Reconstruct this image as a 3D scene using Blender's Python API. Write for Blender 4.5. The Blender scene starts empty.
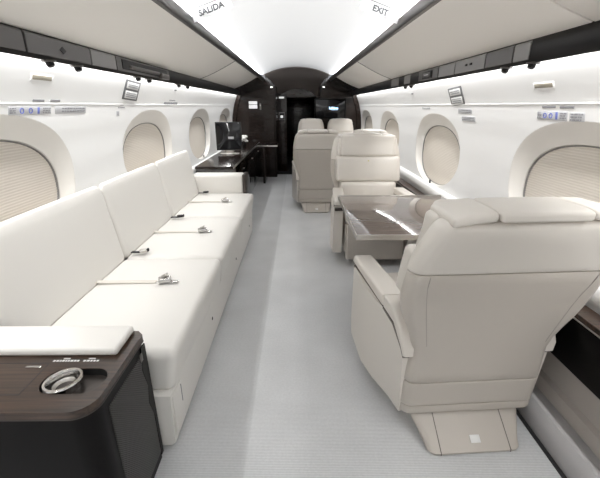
import bpy, bmesh, math, random
from mathutils import Vector, Matrix
random.seed(7)
PI = math.pi
COL = bpy.context.scene.collection

# ---------------------------------------------------------------- materials
def mat(name, color, rough=.5, metal=0., coat=0., bump=None, emit=None, estr=0., spec=.5, sheen=0.):
    m = bpy.data.materials.new(name); m.use_nodes = True
    nt = m.node_tree; b = nt.nodes['Principled BSDF']
    b.inputs['Base Color'].default_value = (*color, 1)
    b.inputs['Roughness'].default_value = rough
    b.inputs['Metallic'].default_value = metal
    b.inputs['Coat Weight'].default_value = coat
    b.inputs['Coat Roughness'].default_value = .05
    b.inputs['Specular IOR Level'].default_value = spec
    b.inputs['Sheen Weight'].default_value = sheen
    if emit:
        b.inputs['Emission Color'].default_value = (*emit, 1); b.inputs['Emission Strength'].default_value = estr
    if bump:
        scale, strength = bump
        tc = nt.nodes.new('ShaderNodeTexCoord'); n = nt.nodes.new('ShaderNodeTexNoise')
        n.inputs['Scale'].default_value = scale; n.inputs['Detail'].default_value = 3
        bp = nt.nodes.new('ShaderNodeBump'); bp.inputs['Strength'].default_value = strength; bp.inputs['Distance'].default_value = .002
        nt.links.new(tc.outputs['Object'], n.inputs['Vector'])
        nt.links.new(n.outputs['Fac'], bp.inputs['Height']); nt.links.new(bp.outputs['Normal'], b.inputs['Normal'])
    return m

def wood(name, c1, c2, scale=(2, 30, 30), rough=.2, coat=.6):
    m = mat(name, c1, rough, coat=coat); nt = m.node_tree; b = nt.nodes['Principled BSDF']
    tc = nt.nodes.new('ShaderNodeTexCoord'); mp = nt.nodes.new('ShaderNodeMapping'); mp.inputs['Scale'].default_value = scale
    n = nt.nodes.new('ShaderNodeTexNoise'); n.inputs['Scale'].default_value = 3; n.inputs['Detail'].default_value = 8; n.inputs['Distortion'].default_value = .6
    r = nt.nodes.new('ShaderNodeValToRGB')
    r.color_ramp.elements[0].position = .35; r.color_ramp.elements[0].color = (*c1, 1)
    r.color_ramp.elements[1].position = .68; r.color_ramp.elements[1].color = (*c2, 1)
    nt.links.new(tc.outputs['Object'], mp.inputs['Vector']); nt.links.new(mp.outputs['Vector'], n.inputs['Vector'])
    nt.links.new(n.outputs['Fac'], r.inputs['Fac']); nt.links.new(r.outputs['Color'], b.inputs['Base Color'])
    return m

def striped(name, c1, c2, axis, scale, rough, bumpstr, dist=.003):
    """fine ribs along one axis: a wave in object space drives colour and bump"""
    m = mat(name, c1, rough); nt = m.node_tree; b = nt.nodes['Principled BSDF']
    tc = nt.nodes.new('ShaderNodeTexCoord'); w = nt.nodes.new('ShaderNodeTexWave')
    w.wave_type = 'BANDS'; w.bands_direction = axis; w.wave_profile = 'SIN'
    w.inputs['Scale'].default_value = scale; w.inputs['Distortion'].default_value = 0
    r = nt.nodes.new('ShaderNodeMix'); r.data_type = 'RGBA'
    r.inputs[6].default_value = (*c1, 1); r.inputs[7].default_value = (*c2, 1)
    bp = nt.nodes.new('ShaderNodeBump'); bp.inputs['Strength'].default_value = bumpstr; bp.inputs['Distance'].default_value = dist
    nt.links.new(tc.outputs['Object'], w.inputs['Vector']); nt.links.new(w.outputs['Fac'], r.inputs[0])
    nt.links.new(r.outputs[2], b.inputs['Base Color']); nt.links.new(w.outputs['Fac'], bp.inputs['Height'])
    nt.links.new(bp.outputs['Normal'], b.inputs['Normal'])
    return m

M = {}
M['sofa'] = mat('cream_sofa_leather', (.78, .76, .725), .42, bump=(420, .12))
M['leather'] = mat('cream_seat_leather', (.67, .63, .58), .38, bump=(420, .12))
M['leather_panel'] = mat('taupe_back_leather', (.50, .46, .415), .42, bump=(420, .12))
M['leather_seam'] = mat('leather_seam', (.36, .33, .30), .7)
M['stitch'] = mat('stitch_shadow', (.16, .14, .125), .8)
M['wall'] = mat('white_sidewall', (.91, .91, .905), .5, bump=(60, .02))
M['reveal'] = mat('shade_tinted_reveal', (.83, .805, .765), .5)  # wall white dimmed and warmed: some recess shade is put into the colour
M['ceiling'] = mat('white_ceiling', (.87, .875, .88), .55)
M['bin'] = mat('cream_bin', (.88, .85, .805), .45, bump=(200, .05))
M['bronze'] = mat('dark_bronze_trim', (.07, .06, .055), .28, metal=.6)
M['psu_black'] = mat('black_service_strip', (.008, .007, .007), .4, spec=.2)
M['psu_grey'] = mat('grey_service_panel', (.085, .077, .073), .35)
M['psu_light'] = mat('light_grey_service_panel', (.21, .20, .195), .35)
M['wood_dark'] = wood('dark_espresso_wood', (.010, .0055, .0042), (.018, .010, .0075), (2, 2, 18), .2, .2); M['wood_dark'].node_tree.nodes['Principled BSDF'].inputs['Specular IOR Level'].default_value = .3
M['wood_top'] = wood('brown_striped_wood', (.016, .008, .005), (.062, .035, .022), (1.2, 28, 28), .3, .12)
M['mirror_wood'] = mat('mirror_gloss_lacquer', (.010, .006, .005), .05, coat=1., spec=.8); M['table'] = wood('glossy_walnut_table', (.10, .075, .064), (.15, .115, .10), (2, 14, 14), .10, .5)
M['table'].node_tree.nodes['Principled BSDF'].inputs['Specular IOR Level'].default_value = .5
M['black'] = mat('black_lacquer', (.004, .0035, .0035), .35, spec=.12)
M['matte_black'] = mat('matte_black', (.012, .012, .013), .6)
M['chrome'] = mat('chrome', (.55, .54, .53), .16, metal=1.)
M['steel'] = mat('satin_metal', (.55, .53, .50), .28, metal=1.)
M['belt'] = mat('cream_webbing', (.70, .66, .60), .7)
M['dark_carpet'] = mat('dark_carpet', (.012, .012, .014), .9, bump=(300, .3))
M['duct'] = mat('grey_carpet_skirt', (.40, .39, .39), .8, bump=(350, .3))
M['dado'] = mat('beige_lower_panel', (.42, .385, .355), .6, bump=(300, .1))
M['sign_grey'] = mat('grey_sign_frame', (.12, .12, .125), .5)
M['sign_white'] = mat('sign_face', (.75, .75, .74), .5)
M['sign_lit'] = mat('sign_lit_face', (.8, .8, .8), .4, emit=(1, 1, 1), estr=.55)
M['ink'] = mat('dark_ink', (.03, .03, .035), .6)
M['ink_mid'] = mat('mid_ink', (.10, .10, .105), .6)
M['ink_grey'] = mat('grey_ink', (.28, .28, .30), .6)
M['ink_blue'] = mat('blue_ink', (.16, .20, .55), .6)
M['decal'] = mat('pale_grey_decal', (.55, .55, .57), .5)
M['exit_face'] = mat('exit_sign_face', (.85, .85, .85), .4)
M['vent'] = mat('taupe_vent', (.34, .31, .25), .6)
M['shade'] = striped('pleated_shade', (.66, .605, .54), (.74, .69, .62), 'Z', 26, .8, .35)
M['grille'] = striped('speaker_mesh', (.012, .011, .011), (.045, .04, .038), 'DIAGONAL', 80, .45, .5, .002)
M['yellow'] = mat('yellow_tag', (.55, .50, .12), .6)
M['flower'] = mat('white_petals', (.85, .85, .82), .6)
M['screen'] = mat('dark_screen', (.006, .006, .008), .08)
M['glow'] = mat('screen_text_glow', (.5, .7, 1.), .5, emit=(.45, .68, 1.), estr=2.2)
M['led'] = mat('bulkhead_lamp_glow', (1, 1, 1), .5, emit=(1, .97, .93), estr=4.)
M['bronze_soffit'] = mat('bronze_arch', (.32, .28, .26), .36, metal=.8)

# carpet: light grey ribbed pile, a slightly paler band down the aisle
def carpet():
    m = mat('ribbed_grey_carpet', (.5, .5, .5), .9, sheen=.1); nt = m.node_tree; b = nt.nodes['Principled BSDF']
    N = nt.nodes.new; Lk = nt.links.new
    tc = N('ShaderNodeTexCoord'); sep = N('ShaderNodeSeparateXYZ'); Lk(tc.outputs['Object'], sep.inputs[0])
    w = N('ShaderNodeTexWave'); w.bands_direction = 'Y'; w.inputs['Scale'].default_value = 48; w.inputs['Distortion'].default_value = .6; w.inputs['Detail'].default_value = 1
    n = N('ShaderNodeTexNoise'); n.inputs['Scale'].default_value = 90; n.inputs['Detail'].default_value = 4
    n2 = N('ShaderNodeTexNoise'); n2.inputs['Scale'].default_value = 3.5; n2.inputs['Detail'].default_value = 2
    for x in (w, n, n2): Lk(tc.outputs['Object'], x.inputs['Vector'])
    a = N('ShaderNodeMath'); a.operation = 'MULTIPLY_ADD'; a.inputs[1].default_value = .55; Lk(w.outputs['Fac'], a.inputs[0])
    a2 = N('ShaderNodeMath'); a2.operation = 'MULTIPLY'; a2.inputs[1].default_value = .45; Lk(n.outputs['Fac'], a2.inputs[0]); Lk(a2.outputs[0], a.inputs[2])
    r = N('ShaderNodeValToRGB'); r.color_ramp.elements[0].position = .1; r.color_ramp.elements[1].position = .85
    r.color_ramp.elements[0].color = (.55, .555, .565, 1); r.color_ramp.elements[1].color = (.80, .81, .82, 1)
    Lk(a.outputs[0], r.inputs['Fac'])
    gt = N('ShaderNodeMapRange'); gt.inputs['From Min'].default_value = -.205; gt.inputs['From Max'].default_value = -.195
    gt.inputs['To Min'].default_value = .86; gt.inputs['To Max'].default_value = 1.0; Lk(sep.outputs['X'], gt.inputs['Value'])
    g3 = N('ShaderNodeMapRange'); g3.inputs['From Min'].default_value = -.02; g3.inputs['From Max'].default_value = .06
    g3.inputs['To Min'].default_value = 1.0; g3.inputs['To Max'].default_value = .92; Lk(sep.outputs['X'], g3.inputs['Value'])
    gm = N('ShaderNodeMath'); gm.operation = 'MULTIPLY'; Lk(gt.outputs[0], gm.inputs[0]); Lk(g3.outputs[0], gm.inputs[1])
    g2 = N('ShaderNodeMapRange'); g2.inputs['From Min'].default_value = .3; g2.inputs['From Max'].default_value = .7
    g2.inputs['To Min'].default_value = .94; g2.inputs['To Max'].default_value = 1.04; Lk(n2.outputs['Fac'], g2.inputs['Value'])
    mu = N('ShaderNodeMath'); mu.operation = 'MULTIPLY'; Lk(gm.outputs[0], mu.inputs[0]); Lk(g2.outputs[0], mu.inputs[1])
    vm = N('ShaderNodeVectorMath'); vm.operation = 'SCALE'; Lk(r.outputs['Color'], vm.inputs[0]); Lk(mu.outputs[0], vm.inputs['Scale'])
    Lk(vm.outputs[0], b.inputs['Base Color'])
    bp = N('ShaderNodeBump'); bp.inputs['Strength'].default_value = .5; bp.inputs['Distance'].default_value = .003
    Lk(a.outputs[0], bp.inputs['Height']); Lk(bp.outputs['Normal'], b.inputs['Normal'])
    return m
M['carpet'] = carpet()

# ---------------------------------------------------------------- mesh helpers
def new(): return bmesh.new()
def obj(name, bm, m, parent=None, angle=38, loc=None):
    bmesh.ops.remove_doubles(bm, verts=bm.verts, dist=1e-5)
    bmesh.ops.recalc_face_normals(bm, faces=bm.faces)
    for f in bm.faces: f.smooth = True
    lim = math.radians(angle)
    for e in bm.edges:
        if len(e.link_faces) == 2 and e.calc_face_angle(0) > lim: e.smooth = False
    me = bpy.data.meshes.new(name); bm.to_mesh(me); bm.free()
    for x in (m if isinstance(m, (list, tuple)) else [m]): me.materials.append(x)
    o = bpy.data.objects.new(name, me); COL.objects.link(o)
    if parent: o.parent = parent
    if loc: o.location = loc
    return o
def tag(o, label, cat, group=None, kind=None):
    o['label'] = label
    if cat: o['category'] = cat
    if group: o['group'] = group
    if kind: o['kind'] = kind
    return o
def thing(name, label, cat, loc=(0, 0, 0), rz=0, group=None):
    o = bpy.data.objects.new(name, None); COL.objects.link(o); o.location = loc; o.rotation_euler = (0, 0, rz)
    o.empty_display_size = .1
    return tag(o, label, cat, group)
def struct(name, bm, m, label=None, parent=None):
    o = obj(name, bm, m, parent)
    if not parent: o['kind'] = 'structure'
    if label: o['label'] = label
    return o
def copy_tree(o, parent=None):
    c = o.copy(); COL.objects.link(c)
    if parent: c.parent = parent
    for ch in list(o.children): copy_tree(ch, c)
    return c

def rbox(bm, c, s, r=.01, m=3, n=4, puff=(0, 0, 0), fn=None, rot=None):
    """rounded box: centre c, full size s, corner radius r, optional puffing of its faces and a final mapping fn"""
    h = [x / 2 for x in s]; r = min(r, min(h) * .98)
    axes = []
    for a in range(3):
        L = [-h[a] + r * k / m for k in range(m)] + [-h[a] + r + (2 * h[a] - 2 * r) * k / n for k in range(n + 1)] + [h[a] - r + r * (k + 1) / m for k in range(m)]
        axes.append(L)
    cache = {}
    def V(i, j, k):
        key = (i, j, k)
        if key in cache: return cache[key]
        p = [axes[0][i], axes[1][j], axes[2][k]]
        q = [max(-h[a] + r, min(h[a] - r, p[a])) for a in range(3)]
        d = Vector([p[a] - q[a] for a in range(3)])
        if d.length > 1e-9: d = d.normalized() * r
        v = Vector(q) + d
        u = [v[a] / h[a] for a in range(3)]
        for a in range(3):
            b_, c_ = (a + 1) % 3, (a + 2) % 3
            if puff[a]: v[a] += puff[a] * u[a] * max(0, 1 - u[b_] ** 2) ** .7 * max(0, 1 - u[c_] ** 2) ** .7
        if rot: v = rot @ v
        v = v + Vector(c)
        if fn: v = Vector(fn(v))
        cache[key] = bm.verts.new(v); return cache[key]
    I, J, K = (len(x) - 1 for x in axes)
    for i in range(I):
        for j in range(J):
            for k in (0, K): bm.faces.new((V(i, j, k), V(i + 1, j, k), V(i + 1, j + 1, k), V(i, j + 1, k)))
        for k in range(K):
            for j in (0, J): bm.faces.new((V(i, j, k), V(i + 1, j, k), V(i + 1, j, k + 1), V(i, j, k + 1)))
    for j in range(J):
        for k in range(K):
            for i in (0, I): bm.faces.new((V(i, j, k), V(i, j + 1, k), V(i, j + 1, k + 1), V(i, j, k + 1)))
    return bm
def RB(c, s, r=.01, **k): return rbox(new(), c, s, r, **k)
def box2(bm, a, b, r=.003, **k):
    """rounded box from corner a to corner b"""
    return rbox(bm, [(a[i] + b[i]) / 2 for i in range(3)], [abs(b[i] - a[i]) for i in range(3)], r, m=2, n=1, **k)
def prism(bm, pts, axis, a0, a1, bev=0, seg=3):
    """outline pts extruded along axis; axis 'x': pts (y,z); 'y': pts (x,z); 'z': pts (x,y)"""
    def P(p, a): return {'x': (a, p[0], p[1]), 'y': (p[0], a, p[1]), 'z': (p[0], p[1], a)}[axis]
    A = [bm.verts.new(P(p, a0)) for p in pts]; B = [bm.verts.new(P(p, a1)) for p in pts]
    n = len(pts); fs = [bm.faces.new(A), bm.faces.new(B[::-1])]
    for i in range(n): fs.append(bm.faces.new((A[i], B[i], B[(i + 1) % n], A[(i + 1) % n])))
    bmesh.ops.recalc_face_normals(bm, faces=fs)
    if bev:
        es = list({e for f in fs[:2] for e in f.edges})
        bmesh.ops.bevel(bm, geom=es, offset=bev, segments=seg, profile=.5, affect='EDGES', clamp_overlap=True)
    return bm
def lathe(bm, prof, c=(0, 0, 0), n=28, axis=None):
    R = axis or Matrix.Identity(3); rings = []
    for r, z in prof:
        rings.append([bm.verts.new(Vector(c) + R @ Vector((r * math.cos(2 * PI * k / n), r * math.sin(2 * PI * k / n), z))) for k in range(n)] if r > 1e-6 else [bm.verts.new(Vector(c) + R @ Vector((0, 0, z)))])
    for a, b in zip(rings, rings[1:]):
        for k in range(n):
            k2 = (k + 1) % n
            if len(a) == 1 and len(b) == 1: continue
            if len(a) == 1: bm.faces.new((a[0], b[k], b[k2]))
            elif len(b) == 1: bm.faces.new((a[k], a[k2], b[0]))
            else: bm.faces.new((a[k], a[k2], b[k2], b[k]))
    return bm
def interp(tab, z):
    """smooth (monotone cubic-ish) interpolation in a table sorted by z; each row (z, v...)"""
    if z <= tab[0][0]: return tab[0][1:]
    if z >= tab[-1][0]: return tab[-1][1:]
    for i in range(len(tab) - 1):
        if z <= tab[i + 1][0]:
            t = (z - tab[i][0]) / (tab[i + 1][0] - tab[i][0])
            p0 = tab[max(i - 1, 0)]; p1 = tab[i]; p2 = tab[i + 1]; p3 = tab[min(i + 2, len(tab) - 1)]
            out = []
            for k in range(1, len(p1)):
                a, b, c, d = p0[k], p1[k], p2[k], p3[k]
                lin = b + (c - b) * t
                cr = .5 * (2 * b + (c - a) * t + (2 * a - 5 * b + 4 * c - d) * t * t + (3 * b - a - 3 * c + d) * t ** 3)
                out.append(.35 * lin + .65 * cr)
            return tuple(out)
def extrude_profile(bm, pts, y0, y1, n=1):
    rows = [[bm.verts.new((x, y0 + (y1 - y0) * k / n, z)) for x, z in pts] for k in range(n + 1)]
    for a, b in zip(rows, rows[1:]):
        for i in range(len(pts) - 1): bm.faces.new((a[i], a[i + 1], b[i + 1], b[i]))
    return bm
def solidify(bm, t):
    bmesh.ops.recalc_face_normals(bm, faces=bm.faces)
    bmesh.ops.solidify(bm, geom=bm.faces[:], thickness=t); return bm

YA, YB = -3.0, 7.3       # cabin ends
YS = 6.9                 # side bulkheads
# ---------------------------------------------------------------- floor and ceiling
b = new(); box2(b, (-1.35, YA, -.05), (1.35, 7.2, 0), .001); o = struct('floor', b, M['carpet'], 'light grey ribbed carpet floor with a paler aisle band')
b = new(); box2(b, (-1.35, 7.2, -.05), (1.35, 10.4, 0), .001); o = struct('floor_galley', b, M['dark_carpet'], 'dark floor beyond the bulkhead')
def ceil_z(x): return 1.955 - .125 * (abs(x) / .6) ** 2.1
cp_ = [(-.605 + 1.21 * i / 32, ceil_z(-.605 + 1.21 * i / 32)) for i in range(33)]
b = new(); prism(b, cp_ + [(x, z + .02) for x, z in cp_[::-1]], 'y', YA, YB)
struct('ceiling', b, M['ceiling'], 'white arched cabin ceiling')
# small raised crease lines on ceiling
for s in (-1, 1):
    # cove back wall from ceiling edge out to the bin tops
    cv = [(.600, 1.830), (.68, 1.832), (.735, 1.828), (.765, 1.80), (.80, 1.760), (1.25, 1.65), (1.25, 1.48)]
    b = new(); prism(b, [(s * x, z) for x, z in cv] + [(s * (x + .01), z + .012) for x, z in cv[::-1]], 'y', YA, YB)
    struct('ceiling_cove', b, M['ceiling'])
    # trim strip along the top of the bins
    b = new(); prism(b, [(s * .600, 1.764), (s * .612, 1.767), (s * .635, 1.735), (s * .632, 1.712), (s * .615, 1.716), (s * .60, 1.75)], 'y', YA, YB)
    struct('trim_%d' % (1 if s < 0 else 2), b, M['bronze'], 'dark metallic strip between ceiling and %s bins' % ('left' if s < 0 else 'right'))

# ---------------------------------------------------------------- sidewalls with window openings
WX = [(.56, 1.152), (.62, 1.158), (.70, 1.166), (.9, 1.172), (1.1, 1.158), (1.25, 1.130), (1.30, 1.116), (1.40, 1.078), (1.475, 1.048)]
def wx(z): return interp(WX, z)[0]
Z0, Z1 = .62, 1.475
OUT = (.945, .290, .505)   # z centre, half height, half length of the outer oval
INN = (.898, .240, .425)
def ovals(s):
    dz = .017 if s < 0 else -.012
    return (OUT[0] + dz,) + OUT[1:], (INN[0] + dz,) + INN[1:]
def ell(th, z0, hz, hy, y0, e=2.25):
    c, s_ = math.cos(th), math.sin(th)
    k = (abs(c) ** e + abs(s_) ** e) ** (-1 / e)
    return y0 + hy * k * c, z0 + hz * k * s_
def sidewall(s, wins, ya, yb, name):
    OUT, INN = ovals(s)
    b = new()
    edges = [ya] + [(wins[i] + wins[i + 1]) / 2 for i in range(len(wins) - 1)] + [yb]
    for i, yc in enumerate(wins):
        y0, y1 = edges[i], edges[i + 1]; zc = OUT[0]
        nh, nv = 22, 26
        R = []
        for k in range(nh): R.append((y0 + (y1 - y0) * k / nh, Z0))
        for k in range(nv): R.append((y1, Z0 + (Z1 - Z0) * k / nv))
        for k in range(nh): R.append((y1 - (y1 - y0) * k / nh, Z1))
        for k in range(nv): R.append((y0, Z1 - (Z1 - Z0) * k / nv))
        rings = []
        for q in range(9):
            t = q / 8; row = []
            for (yy, zz) in R:
                th = math.atan2((zz - zc) / OUT[1], (yy - yc) / OUT[2])
                ey, ez = ell(th, OUT[0], OUT[1], OUT[2], yc)
                Y, Z = yy + (ey - yy) * t, zz + (ez - zz) * t
                row.append(b.verts.new((s * wx(Z), Y, Z)))
            rings.append(row)
        n = len(R)
        for A, B in zip(rings, rings[1:]):
            for k in range(n): b.faces.new((A[k], A[(k + 1) % n], B[(k + 1) % n], B[k]))
    return struct(name, b, M['wall'], 'white curved %s cabin sidewall' % name.split('_')[1])
def window(s, yc, idx):
    OUT, INN = ovals(s)
    """reveal, dark gasket, pleated shade"""
    side = 'left' if s < 0 else 'right'
    root = bpy.data.objects.new('window_%d' % idx, None); COL.objects.link(root)
    root['kind'] = 'structure'
    n = 72; b = new(); rings = []
    prof = [(0, 0), (.06, .0015), (.16, .007), (.32, .016), (.5, .026), (.7, .034), (.88, .039), (.96, .041), (1, .050)]
    for t, d in prof:
        row = []
        for k in range(n):
            th = 2 * PI * k / n
            a = ell(th, *OUT, yc); c = ell(th, *INN, yc)
            Y, Z = a[0] + (c[0] - a[0]) * t, a[1] + (c[1] - a[1]) * t
            row.append(b.verts.new((s * (wx(Z) + d), Y, Z)))
        rings.append(row)
    for A, B in zip(rings, rings[1:]):
        for k in range(n): b.faces.new((A[k], A[(k + 1) % n], B[(k + 1) % n], B[k]))
    struct('window_reveal', b, M['reveal'], None, root)
    # gasket ring
    b = new(); rings = []
    for e, d in ((1.0, .046), (.994, .042), (.986, .042), (.980, .050)):
        row = []
        for k in range(n):
            th = 2 * PI * k / n; Y, Z = ell(th, INN[0], INN[1] * e, INN[2] * e, yc)
            row.append(b.verts.new((s * (wx(Z) + d), Y, Z)))
        rings.append(row)
    for A, B in zip(rings, rings[1:]):
        for k in range(n): b.faces.new((A[k], A[(k + 1) % n], B[(k + 1) % n], B[k]))
    struct('window_gasket', b, M['psu_light'], None, root)
    # pleated shade: real zigzag pleats
    b = new(); rows = []; nz = 80
    for i in range(nz + 1):
        Z = INN[0] - INN[1] * 1.02 + 2.04 * INN[1] * i / nz
        t = min(1, abs(Z - INN[0]) / (INN[1] * 1.03)); hw = INN[2] * 1.0 * (1 - t ** 2.25) ** (1 / 2.25) + .004
        d = .049 + (.0013 if i % 2 else 0)
        rows.append([b.verts.new((s * (wx(Z) + d), yc - hw + 2 * hw * k / 10, Z)) for k in range(11)])
    for A, B in zip(rows, rows[1:]):
        for k in range(10): b.faces.new((A[k], A[k + 1], B[k + 1], B[k]))
    o = struct('window_shade', b, M['shade'], 'closed beige pleated shade', root)
    # little pull knob under the oval
    b = new(); zz = OUT[0] - OUT[1] + .022
    rbox(b, (s * (wx(zz) - .004), yc - .02 * s, zz), (.016, .016, .034), .007, m=3, n=1)
    struct('window_latch', b, M['sign_grey'], None, root)
WL = [-1.73, -.16, 1.40, 2.98, 4.56, 6.14]; WR = [-1.80, -.16, 1.47, 3.13, 4.76, 6.30]
sidewall(-1, WL, YA, YS, 'wall_left'); sidewall(1, WR, YA, YS, 'wall_right')
i = 0
for s, W in ((-1, WL), (1, WR)):
    for yc in W[1:]:
        i += 1; window(s, yc, i)
for s, nm in ((-1, 'left'), (1, 'right')):
    # raised ledge under the windows and dado wall below it
    b = new(); extrude_profile(b, [(s * p, z) for p, z in ((1.164, .650), (1.138, .642), (1.126, .625), (1.124, .585), (1.13, .57), (1.14, .565), (1.14, 0))], YA, YS); solidify(b, .008)
    struct('wall_%s_dado' % nm, b, M['wall'], 'white ledge rail and lower wall on the %s side' % nm)
    # thin highlight bead above windows
    b = new(); z = 1.29; x = s * (wx(z) - .001)
    prism(b, [(x, z - .003), (x - s * .0015, z - .001), (x - s * .0015, z + .001), (x, z + .003)], 'y', YA, YS)
    struct('trim_%d' % (3 if s < 0 else 4), b, M['wall'], 'thin white bead along the %s sidewall' % nm)

# cabin tail behind the camera
b = new(); box2(b, (-1.35, YA - .05, -.02), (1.35, YA, 2.0), .002); struct('wall_back', b, M['bin'], 'cream partition at the near end of the cabin')

# ---------------------------------------------------------------- overhead bins
def bin_unit(s, y0, y1, label, fine=False):
    t = thing('overhead_bin', label, 'overhead bin', (0, (y0 + y1) / 2, 0), 0, 'overhead bins with cream doors')
    L = (y1 - y0) / 2 - (.0015 if fine else .009)
    pts = []
    for k in range(9):
        u = k / 8; pts.append((s * (.632 + .372 * u + .012 * math.sin(PI * u)), 1.712 - .168 * u - .016 * math.sin(PI * u)))
    b = new(); prism(b, pts + [(s * 1.01, 1.56), (s * .65, 1.728)], 'y', -L, L, .003, 2); obj('bin_door', b, M['bin'], t)
    b = new(); prism(b, [(s * .64, 1.728), (s * 1.012, 1.562), (s * 1.10, 1.562), (s * 1.10, 1.60), (s * .80, 1.70)], 'y', -L - (0 if fine else .008), L + (0 if fine else .008)); obj('bin_body', b, M['psu_black'], t)
    if fine: return t
    b = new(); prism(b, [(x, z - .0022) for x, z in pts] + [(x, z + .004) for x, z in pts[::-1]], 'y', L - .006, L + .0085); obj('door_gap_strip', b, M['psu_black'], t)  # added black strip, paints the dark gap between two bin doors
    return t
bin_unit(-1, YA, 1.2, 'cream overhead bin on the left nearest the camera above the sofa console')
bin_unit(-1, 1.2, 4.1, 'long cream overhead bin above the white sofa')
bin_unit(-1, 4.1, 6.3, 'short far cream overhead bin above the dark credenza')
bin_unit(1, YA, 1.381, 'cream overhead bin nearest the camera on the right', True)
bin_unit(1, 1.38, 4.15, 'long cream overhead bin above the foldout table seats')
bin_unit(1, 4.15, 6.3, 'short far cream overhead bin above the paired seats')
for s, nm in ((-1, 'left'), (1, 'right')):
    b = new(); prism(b, [(s * .632, 1.712), (s * 1.0, 1.545), (s * 1.02, 1.56), (s * .65, 1.73)], 'y', 6.305, YB)
    struct('trim_%d' % (5 if s < 0 else 6), b, M['wood_dark'], 'dark wood panel closing the %s bins at the bulkhead' % nm)
    # black service strip below the bins
    b = new(); prism(b, [(s * 1.0, 1.545), (s * .994, 1.52), (s * .994, 1.465), (s * 1.002, 1.452), (s * 1.012, 1.452), (s * 1.014, 1.47), (s * 1.016, 1.56)], 'y', YA, YS)
    struct('trim_%d' % (7 if s < 0 else 8), b, M['psu_black'], 'black service strip under the %s bins' % nm)

def svc(s, y0, y1, m, label, extra=None):
    """grey service panel clipped on the strip"""
    yc = (y0 + y1) / 2; L = (y1 - y0) / 2 - .006
    t = thing('service_panel', label, 'service panel', (s * .997, yc, 1.50), 0, 'service panels under the bins')
    b = new(); prism(b, [(0, .040), (-s * .006, .034), (-s * .006, -.030), (0, -.036)], 'y', -L, L, .001, 1); obj('cover', b, m, t)
    if extra: extra(t, s, L)
    return t
def diamond(t, s, L):
    b = new(); prism(b, [(0, -.014), (.022, 0), (0, .014), (-.022, 0)], 'x', -s * .0065, -s * .009); obj('badge', b, M['psu_black'], t)
def slots(t, s, L):
    for k in (-1, 1):
        b = new(); rbox(b, (-s * .008, k * .03, .004), (.004, .03, .012), .002, m=1, n=1); obj('light_slot', b, M['psu_black'], t)
def reading(t, s, L):
    # deep recess with a hinged oxygen/reading light unit
    b = new(); rbox(b, (-s * .008, 0, .004), (.006, 2 * L * .86, .052), .003, m=1, n=1); obj('recess', b, M['matte_black'], t)
    b = new(); rbox(b, (-s * .014, -.05, -.004), (.018, 2 * L * .55, .020), .006, m=2, n=1); obj('lamp_bar', b, M['psu_grey'], t)
    b = new(); rbox(b, (-s * .022, L * .62, -.018), (.03, .16, .036), .008, m=2, n=1); obj('hinged_cover', b, M['psu_grey'], t)
def lit(t, s, L):
    b = new(); rbox(b, (-s * .010, 0, 0), (.008, .20, .052), .003, m=1, n=1); obj('frame', b, M['psu_black'], t)
    b = new(); rbox(b, (-s * .015, 0, 0), (.004, .15, .030), .002, m=1, n=1); obj('face', b, M['psu_grey'], t)
    b = new(); rbox(b, (-s * .018, 0, 0), (.002, .09, .008), .001, m=1, n=1); obj('lettering', b, M['decal'], t)
svc(-1, .95, 1.49, M['psu_grey'], 'grey service panel at the near end of the left strip')
svc(-1, 1.49, 1.94, M['psu_grey'], 'grey service panel with a small black diamond badge, left strip', diamond)
svc(-1, 1.94, 2.20, M['psu_light'], 'short lighter grey service panel beside the open recess, left strip')
svc(-1, 2.20, 3.08, M['psu_grey'], 'open black service recess with hinged lamp unit above the sofa', reading)
svc(1, 1.70, 1.83, M['psu_light'], 'short light grey service panel, first on the right strip after the black gap')
svc(1, 1.83, 2.09, M['psu_grey'], 'plain dark grey service panel, second on the right strip')
svc(1, 2.09, 2.48, M['psu_light'], 'grey service panel with two small dark slots, right strip', slots)
svc(1, 2.48, 2.76, M['psu_light'], 'plain grey service panel between slotted panel and framed sign, right strip')
svc(1, 2.76, 3.20, M['psu_grey'], 'service panel with black framed small sign, right strip', lit)
svc(1, 3.42, 3.62, M['psu_light'], 'small pale service panel on the right strip past the black framed one')
svc(1, 3.80, 4.10, M['psu_light'], 'farthest pale service panel on the right strip')

def gasper(s, y, label):
    t = thing('air_vent', label, 'air vent', (s * 1.008, y, 1.4555), 0, 'round air vents under the service strip')
    b = lathe(new(), [(0, 0), (.026, 0), (.028, -.004), (.024, -.008), (.0, -.008)], n=20); obj('flange', b, M['psu_grey'], t)
    R = Matrix.Rotation(s * .35, 3, 'Y')
    b = lathe(new(), [(0, -.004), (.015, -.006), (.016, -.018), (.012, -.026), (.007, -.026), (.006, -.020), (0, -.020)], n=20, axis=R); obj('nozzle', b, M['psu_black'], t)
for y, l in ((1.63, 'nearest black round air vent of the left row'), (1.83, 'second black round air vent of the left row, above the vent slot'), (2.50, 'black round air vent under the open lamp recess, nearer one'),
             (2.68, 'black round air vent under the open lamp recess, farther one'), (3.34, 'fifth black round air vent along the left row'), (3.60, 'farthest black round air vent of the left row')): gasper(-1, y, l)
for y, l in ((1.69, 'nearest black round air vent of the right row'), (1.90, 'second black round air vent of the right row'), (3.42, 'third black round air vent along the right row'), (3.60, 'farthest black round air vent of the right row')): gasper(1, y, l)

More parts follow.
